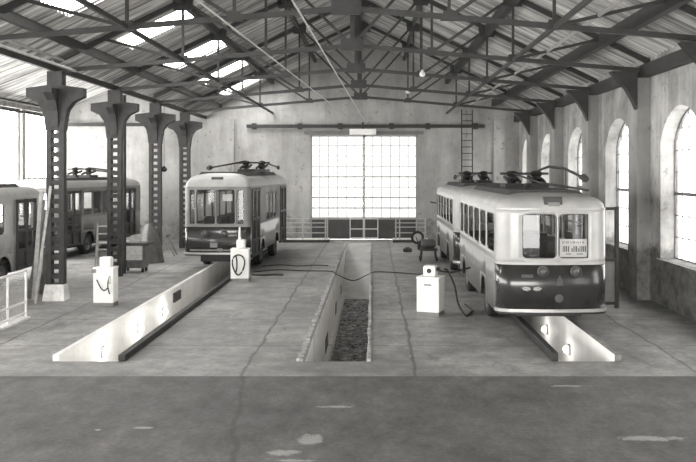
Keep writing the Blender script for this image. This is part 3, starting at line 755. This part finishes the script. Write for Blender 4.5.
# --- single coach at left of the middle pit
r3, i3 = make_bus('trolleybus', 'dusty boxy trolleybus with dark folding doors standing alone over the pit on the column side', (-5.78, 31.4, 0), -.05,
    L=9.3, W=2.44, zb=.62, zbelt=1.7, zt=3.14, hr=.52, rf=(.16,.2), rr=(.4,.5), bow=.1, wheels=(2.75,6.2),
    front=[(-1.02,-.82,1.78,3.04), (-.76,-.05,1.78,3.04), (.0,.68,1.78,3.04), (.74,1.0,1.78,3.04)],
    right=WIN(3.55,3,.85,.68,1.75,2.85), left=WIN(.6,6,1.3,1.1,1.75,2.85), rear=[(-.8,-.05,1.75,2.8),(.05,.8,1.75,2.8)],
    doors=[('R',.42,2.0,.5,3.08),('R',7.0,8.7,.5,3.08)], low=M['green'], lowside=M['cream'], up=M['creamd'], sash=False, gear=.5)
dest_box(r3, .0, .1, 3.28, 3.52, .44, .7)
for xx in (-.42, .3): lamp(r3, i3, xx, 1.42, .13)
for (xx, zz, w_, h_) in ((-.1, 1.0, .3, .2), (.12, .82, .22, .14)): MB().box(xx-w_/2, xx+w_/2, -.02, .03, zz-h_/2, zz+h_/2).build('coupling_plate', M['mid'], r3, bevel=.02)
MB().box(-.98, .98, -.07, .12, .78, .84).build('bumper_bar', M['mid'], r3)
MB().box(.18, .55, .2, .22, 2.62, 2.88).build('route_card', M['paper'], r3)
z3 = i3['zt2']
pole(r3, [(.16,4.65,z3+.5),(-.7,1.8,z3+.2)]); pole(r3, [(.84,4.65,z3+.5),(.9,8.6,z3+.25)])
# driver's seat and console seen through the windscreen
ds = MB().box(-.75,-.3,.75,1.2,1.2,1.35); ds.build('driver_seat', M['seat'], r3, bevel=.03)
MB().box(-.78,-.28,1.18,1.28,1.3,2.0).build('driver_backrest', M['seat'], r3, bevel=.03)
MB().box(-1.0,.9,.2,.5,1.5,1.78).build('dashboard', M['seat'], r3, bevel=.03)
# --- coach in the aisle, far one
r4, i4 = make_bus('trolleybus', 'dim trolleybus in the aisle with its row of windows seen between the first two columns', (-14.35, 35.7, 0), -.115,
    L=9.3, W=2.5, zb=.5, zbelt=1.72, zt=3.0, hr=.4, front=[(-.75,-.03,1.8,2.8),(.03,.75,1.8,2.8)], right=WIN(2.2,4,.98,.82,1.8,2.8), left=side, rear=[(-.7,.7,1.8,2.6)],
    doors=[('R',.55,1.9,.5,2.88),('R',6.7,8.0,.5,2.88)], wheels=(2.75,6.2), up=M['creamd'], lowside=M['mid'], sash=False)
z4 = i4['zt2']
pole(r4, [(-.34,4.65,z4+.5),(-.5,8.8,z4+.3)]); pole(r4, [(.34,4.65,z4+.5),(.2,8.8,z4+.3)])
# --- coach in the aisle, near one
r5, i5 = make_bus('trolleybus', 'haze-pale trolleybus behind the white wire guard, cut off by the edge of the photo', (-12.85, 20.6, 0), 0,
    L=9.6, W=2.5, zb=.5, zbelt=1.66, zt=2.9, hr=.36, front=[(-.75,-.03,1.74,2.74),(.03,.75,1.74,2.74)], right=WIN(.7,4,1.4,1.2,1.74,2.7), left=side, rear=[(-.7,.7,1.8,2.6)],
    doors=[('R',7.0,8.6,.5,2.8)], wheels=(2.6,6.1), low=M['hazedcoach'], lowside=M['hazedcoach'], up=M['cream'])

# ------------------------------------------------------------------ white dispensers
def dispenser(label, loc, rz, w_, d_, h_, hd, style, m=None):
    t = thing('oil_dispenser', label, 'dispenser', loc, rz, 'white dispensers beside the pits'); m = m or M['white']
    MB().box(-w_/2+.01, w_/2-.01, -d_/2+.01, d_/2-.01, 0, .1).build('plinth', M['mid'], t)
    MB().box(-w_/2, w_/2, -d_/2, d_/2, .09, h_).build('cabinet', m, t, bevel=.025)
    MB().box(-w_/2-.01, w_/2+.01, -d_/2-.01, d_/2+.01, h_-.03, h_+.02).build('top_plate', m, t, bevel=.012)
    hw = hd[0]/2
    ho = MB().box(-hw+hd[2], hw+hd[2], -hw*.9, hw*.9, h_+.02, h_+hd[1]).build('meter_head', m, t, bevel=.05)
    if style == 'loop':
        MB().box(-.3, -.2, -d_/2-.05, -d_/2, h_-.12, h_-.02).build('hose_fitting', M['mid'], t)
        pts = [(-.16+.3*k/14, -d_/2-.06, h_-.3-.3*math.sin(PI*.72*k/14)) for k in range(15)]
        MB().tube(pts, .018, 8).build('hose', M['hose'], t)
        pts2 = [(.2-.05*math.sin(PI*k/10), -d_/2-.07, h_-.2-.5*k/10) for k in range(11)]
        MB().tube(pts2, .018, 8).build('hose', M['hose'], t)
        MB().bar((.2,-d_/2-.06,h_-.2),(.2,-d_/2-.06,h_-.42),.05,.05).build('nozzle', M['steel'], t)
    elif style == 'ring':
        pts = [(-.04+.2*math.cos(2*PI*k/24)+.03*math.sin(4*PI*k/24), -d_/2-.04, h_-.52+.34*math.sin(2*PI*k/24)) for k in range(25)]
        MB().tube(pts, .024, 8).build('hose', M['hose'], t)
        pts = [(-.12+.03*math.sin(3*k/8), -d_/2-.05, h_-.2-.55*k/8) for k in range(9)]
        MB().tube(pts, .022, 8).build('hose', M['hose'], t)
        MB().tube([(-.03,0,h_+hd[1]),(-.03,0,h_+hd[1]+.42)], [.05,.025], 8).build('supply_pipe', m, t)
    else:
        MB().lathe([(0,-.02),(.06,-.018),(.065,.01)], (hd[2],-hw*.9,h_+hd[1]*.55), 'Y', 14).build('gauge', M['black'], t)
        MB().box(-.1,.1,-d_/2-.006,-d_/2+.004,h_-.2,h_-.165).build('name_plate', M['mid'], t)
        MB().tube([(hw+hd[2]-.02,0,h_+hd[1]*.7),(hw+hd[2]+.08,0,h_+hd[1]*.65)], .05, 10).build('valve', M['black'], t)
    return t
dispenser('white dispenser with two dark hose loops, standing by the column with the white foot', (-7.42, 23.6, 0), .0, .56, .46, 1.05, (.32,.3,.02), 'loop')
dispenser('white dispenser with one coiled hose ring, standing in front of the single parked trolleybus', (-4.52, 29.0, 0), .05, .62, .52, 1.08, (.3,.32,.02), 'ring')
dispenser('plain white dispenser with a round gauge on its head, standing beside the near two-tone trolleybus', (1.5, 22.1, 0), -.35, .6, .56, .98, (.34,.3,.0), 'plain')
def cable(pts, r, nm, cat='hose', mt=None, sm=6):
    P_ = [Vector(p) for p in pts]; out = []
    for i in range(len(P_)-1):
        p0, p1, p2, p3 = P_[max(i-1,0)], P_[i], P_[i+1], P_[min(i+2,len(P_)-1)]
        for k in range(sm):
            t = k/sm; out.append(.5*((2*p1)+(-p0+p2)*t+(2*p0-5*p1+4*p2-p3)*t*t+(-p0+3*p1-3*p2+p3)*t**3))
    out.append(P_[-1]); o = MB().tube(out, r, 8).build('hose', mt or M['hose']); tag(o, nm, cat); return o
cable([(1.86,22.05,1.18),(1.95,22.15,1.12),(2.12,22.1,.75),(2.2,21.9,.3),(2.35,21.7,.05),(2.5,22.0,.03),(2.62,22.6,.03),(2.55,23.6,.03)], .025, 'dark hose hanging from the plain dispenser to the floor by the near trolleybus')
cable([(1.78,22.35,1.1),(2.1,22.9,1.0),(2.45,23.6,.98),(2.74,24.0,1.0)], .025, 'dark hose stretched from the plain dispenser to the near trolleybus')
cable([(-4.4,31.2,.03),(-3.6,31.9,.03),(-2.6,31.6,.03),(-1.55,30.9,.09),(-1.3,30.8,-.02),(-.72,30.7,-.22),(-.2,30.8,-.02),(.1,30.9,.07),(.9,31.0,.03),(1.8,30.5,.03),(2.4,31.4,.03)], .02, 'black cable sagging across the middle pit', 'cable')
cable([(-4.3,33.0,.03),(-3.7,33.6,.03),(-2.9,33.2,.03),(-2.3,33.5,.03),(-1.75,33.3,.03)], .018, 'black cable lying on the floor behind the one that crosses the pit', 'cable')
cable([(-4.3,30.3,.04),(-3.9,30.2,.04),(-3.5,30.35,.04),(-3.2,30.25,.04)], .035, 'thick black hose end on the floor beside the coiled hose dispenser')

# ------------------------------------------------------------------ pit lamps and recesses
def pit_lamp(loc, s, nm, grp):
    t = thing('pit_lamp', nm, 'lamp', loc, 0, grp)
    l = bpy.data.lights.new('pit_lamp_glow', 'POINT'); l.energy = 9 if s > 0 else 6; l.shadow_soft_size = .1; l.color = (1,.985,.955)
    o = bpy.data.objects.new('pit_lamp_glow', l); COL.objects.link(o); o.parent = t; o.location = (s*.42, 0, 0)
    MB().box(min(0,s*.05), max(0,s*.05), -.1, .1, -.12, .12).build('backplate', M['label'], t, bevel=.01)
    MB().lathe([(.1,s*.05),(.097,s*.09),(.07,s*.14),(.0,s*.17)], (0,0,0), 'X', 16).build('lamp_globe', M['lampglass'], t, smooth=True)
for y, nm in ((20.4, 'white bulkhead lamp nearest the open end of the pit under the near trolleybus'), (23.0, 'white bulkhead lamp in the pit just below the bumper of the near trolleybus')):
    pit_lamp((4.72, y, -.56), -1, nm, 'lamps of the pit beside the arched windows')
for y, nm in ((19.2, 'white bulkhead lamp at the open end of the pit on the column side'), (22.1, 'second white bulkhead lamp from the open end of the column-side pit'), (24.7, 'third white bulkhead lamp from the open end of the column-side pit')):
    pit_lamp((-6.12, y, -.36), 1, nm, 'lamps of the column-side pit')
tag(MB().box(-6.14, -6.07, 26.0, 26.9, -.3, -.02).build('niche_shade_plate', M['black']), 'thin black plate for a shaded niche in the white wall of the column-side pit', 'box')  # thin black box, the niche's shade put into its colour

# ------------------------------------------------------------------ wire guard at the left edge
gd = thing('wire_guard', 'white framed wire guard standing at the edge of the photo', 'guard', (-8.78, 20.4, 0), 0)
fr = MB(); y0, y1 = -1.6, 1.1
for y in (y0, (y0+y1)/2+.28, y1): fr.box(-.025,.025,y-.025,y+.025,.0,1.22)
for z in (.14, .42, 1.2): fr.box(-.022,.022,y0,y1,z-.025,z+.025)
fr.build('frame', M['mesh'], gd)
ms = MB(); k = y0
while k < y1: ms.box(-.003,.003,k-.003,k+.003,.14,1.2); k += .055
z = .14
while z < 1.2: ms.box(-.003,.003,y0,y1,z-.003,z+.003); z += .055
ms.build('wire_mesh', M['galv'], gd)
MB().box(-.12,.12,y0,y1,0,.05).build('base_board', M['whitedirt'], gd)

# ------------------------------------------------------------------ planks and tools leaning at the first column
lean = [((-10.05,24.9,0),(-9.62,25.0,2.6),.2,.04,'wood','broad dark plank, leftmost of those leaning towards the white-footed column'),
        ((-9.85,24.7,0),(-9.6,24.75,2.9),.14,.04,'wood','dark plank leaning second from the aisle trolleybus'),
        ((-9.78,24.5,0),(-9.56,24.5,3.15),.12,.05,'woodl','narrow pale batten leaning in the middle of the planks'),
        ((-9.5,23.9,0),(-9.22,24.32,3.3),.08,.04,'woodl','long pale batten leaning on the white-footed column'),
        ((-9.95,25.6,0),(-9.6,25.5,2.3),.24,.04,'wood','wide dark board leaning behind the battens')]
for p, q, w_, h_, m_, nm in lean:
    tag(MB().bar(p, q, w_, h_, (0,1,0)).build('plank', M[m_], bevel=.006), nm, 'plank', 'planks leaning at the first column')

# ------------------------------------------------------------------ things round the second and third columns
sl = thing('step_ladder', 'pale wooden step ladder standing behind the white dispenser with hose loops', 'ladder', (-10.3, 32.4, 0), .2)
for s in (-1, 1):
    MB().bar((s*.24,-.3,0),(s*.18,.05,1.75),.06,.05).build('front_rail', M['woodl'], sl)
    MB().bar((s*.24,.5,0),(s*.18,.08,1.7),.05,.04).build('rear_leg', M['woodl'], sl)
for k in range(6):
    t = (k+.6)/6; MB().box(-.22,.22,-.36+.35*t,-.2+.35*t,1.75*t-.02,1.75*t+.02).build('tread', M['woodl'], sl)
ob = thing('tool_cart', 'dark metal cart with a pale panel standing at the second column', 'cart', (-8.82, 31.55, 0), .0)
MB().box(-.42,.42,-.3,.3,.16,1.05).build('cart_body', M['drum'], ob, bevel=.03)
MB().box(-.33,.34,-.315,-.29,.46,.98).build('pale_panel', M['label'], ob)
MB().box(-.46,.46,-.34,.34,1.05,1.1).build('cart_top', M['drum'], ob)
for sx in (-1,1):
    for sy in (-1,1): MB().lathe([(0,-.03),(.09,-.03),(.09,.03),(0,.03)], (sx*.34,sy*.24,.09), 'X', 14).build('castor', M['rubber'], ob)
MB().tube([(.46,-.3,1.0),(.6,-.3,1.05),(.6,.3,1.05),(.46,.3,1.0)], .02, 6).build('push_handle', M['iron'], ob)
# tarpaulin-covered heap
hp = MB(); n = 28; rows = []
for i, (r_, z_) in enumerate(((.5,0),(.47,.3),(.42,.6),(.38,.9),(.3,1.2),(.2,1.45),(.09,1.58))):
    rows.append([(r_*(1+.14*math.sin(5*a_)+.08*math.sin(9*a_+i))*math.cos(a_), r_*.9*(1+.14*math.cos(4*a_))*math.sin(a_), z_+.05*math.sin(3*a_+i)*(z_ > 0)) for a_ in [2*PI*k/n for k in range(n)]])
hp.add([v for r_ in rows for v in r_], [(i*n+k, i*n+(k+1) % n, (i+1)*n+(k+1) % n, (i+1)*n+k) for i in range(len(rows)-1) for k in range(n)] + [tuple(range(6*n, 7*n))])
tag(hp.build('tarpaulin', M['drum'], smooth=True, loc=(-9.12, 34.7, 0)), 'dark tarpaulin draped over a heap at the third column', 'tarpaulin')
cb = thing('dark_crate', 'dark crate standing between the pale-panelled cart and the draped heap', 'crate', (-9.98, 34.2, 0), 0)
MB().box(-.25,.25,-.25,.25,0,.8).build('crate_body', M['drum'], cb, bevel=.01)
for zz in (.1,.4,.7): MB().box(-.27,.27,-.27,-.24,zz-.05,zz+.05).build('crate_board', M['wood'], cb)
tag(MB().box(-.16,.16,-.1,.1,0,.13).build('white_tin', M['white'], loc=(-9.98, 34.2, .803), bevel=.02), 'small white tin lying on the dark crate', 'tin')
tr = thing('trestle', 'dark trestle with splayed legs near the farthest column', 'trestle', (-9.15, 37.6, 0), .0)
for (p, q) in (((-.28,-.2,0),(-.05,-.2,.85)),((.42,-.2,0),(-.02,-.2,.85)),((-.28,.3,0),(-.05,.3,.85)),((.42,.3,0),(-.02,.3,.85))): MB().bar(p,q,.07,.05,(0,1,0)).build('leg', M['wood'], tr)
MB().box(-.1,.06,-.35,.45,.83,.92).build('top_beam', M['wood'], tr)
MB().box(-.2,.25,-.23,-.18,.3,.36).build('crosspiece', M['wood'], tr)
# pendant lamps
def pendant(x_, y_, zb_, zt_, nm, mt, r=.11):
    t = thing('pendant_lamp', nm, 'lamp', (x_,y_,zb_))
    MB().tube([(0,0,.2),(0,0,zt_-zb_)], .012, 6).build('cord', M['black'], t)
    MB().lathe([(0,0),(r*.7,.03),(r,.1),(r*.8,.17),(r*.4,.22),(.03,.26),(0,.26)], (0,0,0), n=16).build('lamp_shade', mt, t, smooth=True)
pendant(1.72, 29.6, 7.0, 9.6, 'white pendant lamp hanging between the trusses in front of the doors', M['white'])
pendant(1.52, 37.0, 7.1, 9.5, 'smaller white pendant lamp hanging behind the first one', M['white'])
pendant(-8.85, 36.0, 3.7, 6.6, 'dark pendant lamp hanging low beside the third column', M['black'], .14)

# ------------------------------------------------------------------ at the back wall
def railing(label, x0, x1, posts):
    t = thing('railing', label, 'railing', ((x0+x1)/2, YB-1.5, 0), 0, 'railings beside the glazed doors'); xm = (x0+x1)/2
    MB().box(x0-xm-.1, x1-xm+.1, -.5, .45, 0, .14).build('base_step', M['kerb'], t)
    MB().box(x0-xm-.1, x1-xm+.1, -.5, .45, .14, .17).build('step_top', M['white'], t)
    for p in posts: MB().box(p-xm-.035, p-xm+.035, -.4, -.33, .17, 1.28).build('post', M['rail'], t)
    for z in (.5, .8, 1.02, 1.25): MB().box(x0-xm, x1-xm, -.39, -.34, z-.025, z+.025).build('rail', M['rail'], t)
railing('pale railing on a low step on the ladderless side of the glazed doors', -4.75, -2.4, (-4.7, -3.7, -2.5, -2.4))
railing('pale railing on a low step between the glazed doors and the wheel on edge', 1.15, 2.8, (1.2, 1.4, 2.75))
wh = thing('spare_wheel', 'dark tyre with a pale disc standing on edge before the railing', 'wheel', (2.28, 43.6, 0))
MB().lathe([(.22,-.08),(.3,-.08),(.34,-.04),(.34,.04),(.3,.08),(.22,.08),(.22,-.08)], (0,0,.34), 'Y', 26).build('tyre', M['rubber'], wh, smooth=True)
MB().lathe([(0,-.03),(.12,-.05),(.23,-.02),(.23,.02),(0,.02)], (0,0,.34), 'Y', 22).build('disc', M['label'], wh, smooth=True)
for (x_, y_, w_, d_, h_, nm) in ((1.6, 39.4, .4, .25, .16, 'low dark jack block on the pale floor before the railing'), (2.3, 40.5, .36, .4, .4, 'dark metal box on the floor next to the low jack block')):
    b_ = thing('jack_block', nm, 'block', (x_,y_,0)); MB().box(-w_/2,w_/2,-d_/2,d_/2,0,h_).build('block_body', M['black'], b_, bevel=.03); MB().box(-w_*.25,w_*.25,-d_*.3,d_*.3,h_,h_+.06).build('block_cap', M['drum'], b_, bevel=.01)
tj = thing('trolley_jack', 'dark wheeled trolley carrying a motor beside the farther two-tone trolleybus', 'trolley', (2.32, 35.6, 0))
MB().box(-.36,.36,-.35,.35,.42,.5).build('trolley_bed', M['black'], tj)
for sx in (-1,1):
    for sy in (-1,1):
        MB().bar((sx*.32,sy*.3,.08),(sx*.28,sy*.28,.44),.06,.06).build('leg', M['black'], tj)
        MB().lathe([(0,-.03),(.08,-.03),(.08,.03),(0,.03)], (sx*.34,sy*.3,.08), 'X', 14).build('castor', M['rubber'], tj)
MB().lathe([(0,-.3),(.15,-.3),(.19,-.24),(.19,.2),(.12,.3),(0,.3)], (0,0,.7), 'X', 18).build('motor', M['drum'], tj, smooth=True)
MB().tube([(-.36,.2,.46),(-.5,.3,.95)], .02, 6).build('push_handle', M['black'], tj)
# ladder on the back wall
ld = thing('wall_ladder', 'dark iron ladder fixed to the back wall beside the doors', 'ladder', (5.12, YB-.3, 0))
for s in (-1, 1): MB().box(s*.29-.03, s*.29+.03, -.03, .03, .0, 7.1).build('stringer', M['iron'], ld)
for k in range(19): MB().tube([(-.29,0,.45+.355*k),(.29,0,.45+.355*k)], .022, 6).build('rung', M['iron'], ld)
# screen frame by the right wall
sf = thing('steel_frame', 'tall dark steel frame standing between the near trolleybus and the arched window wall', 'frame', (6.15, 23.2, 0), 0)
for x_ in (-.5, .5): MB().box(x_-.05, x_+.05, -.05, .05, 0, 2.75).build('post', M['iron'], sf)
for z in (.12, 1.3, 2.7): MB().box(-.5, .5, -.04, .04, z-.04, z+.04).build('crossbar', M['iron'], sf)
MB().box(-.45, .45, -.01, .01, .16, 1.26).build('lower_panel', M['mid'], sf)

# ------------------------------------------------------------------ light: daylight through windows, skylights and an added unseen gate behind the camera
W = bpy.data.worlds.new('daylight'); SC.world = W; W.use_nodes = True
bg = W.node_tree.nodes['Background']; bg.inputs[0].default_value = (1, .99, .965, 1); bg.inputs[1].default_value = 9.0
def portal(nm, loc, rot, sx, sy):
    l = bpy.data.lights.new(nm, 'AREA'); l.shape = 'RECTANGLE'; l.size = sx; l.size_y = sy; l.cycles.is_portal = True
    o = bpy.data.objects.new(nm, l); COL.objects.link(o); o.location = loc; o.rotation_euler = rot
for (yc, loop) in wins: portal('window_daylight', (XR+WT+.1, yc, 3.3), (0, PI/2, 0), 4.3, 3.5)
for (a0, a1, z0, z1) in lw: portal('window_daylight', (XLL-.35, (a0+a1)/2, (z0+z1)/2), (0, -PI/2, 0), z1-z0, a1-a0)
portal('door_daylight', ((DX0+DX1)/2, YB+.4, (ZP+DZ1)/2), (-PI/2, 0, 0), DX1-DX0, DZ1-ZP)
portal('added_gate_daylight', (-.5, Y0-.1, 2.5), (PI/2, 0, 0), 12, 5.0)
for (h0, h1) in SKY: portal('skylight_daylight', ((SKX[0]+SKX[1])/2, (h0+h1)/2, zs((SKX[0]+SKX[1])/2)+.15), (0, -math.atan(SL), 0), 2.1, h1-h0)

SC.view_settings.view_transform = 'Standard'; SC.view_settings.look = 'None'; SC.view_settings.gamma = 1; SC.view_settings.use_curve_mapping = False
SC.view_settings.exposure = 0.85
SC.cycles.max_bounces = 10; SC.cycles.diffuse_bounces = 6; SC.cycles.transparent_max_bounces = 24; SC.cycles.sample_clamp_indirect = 30
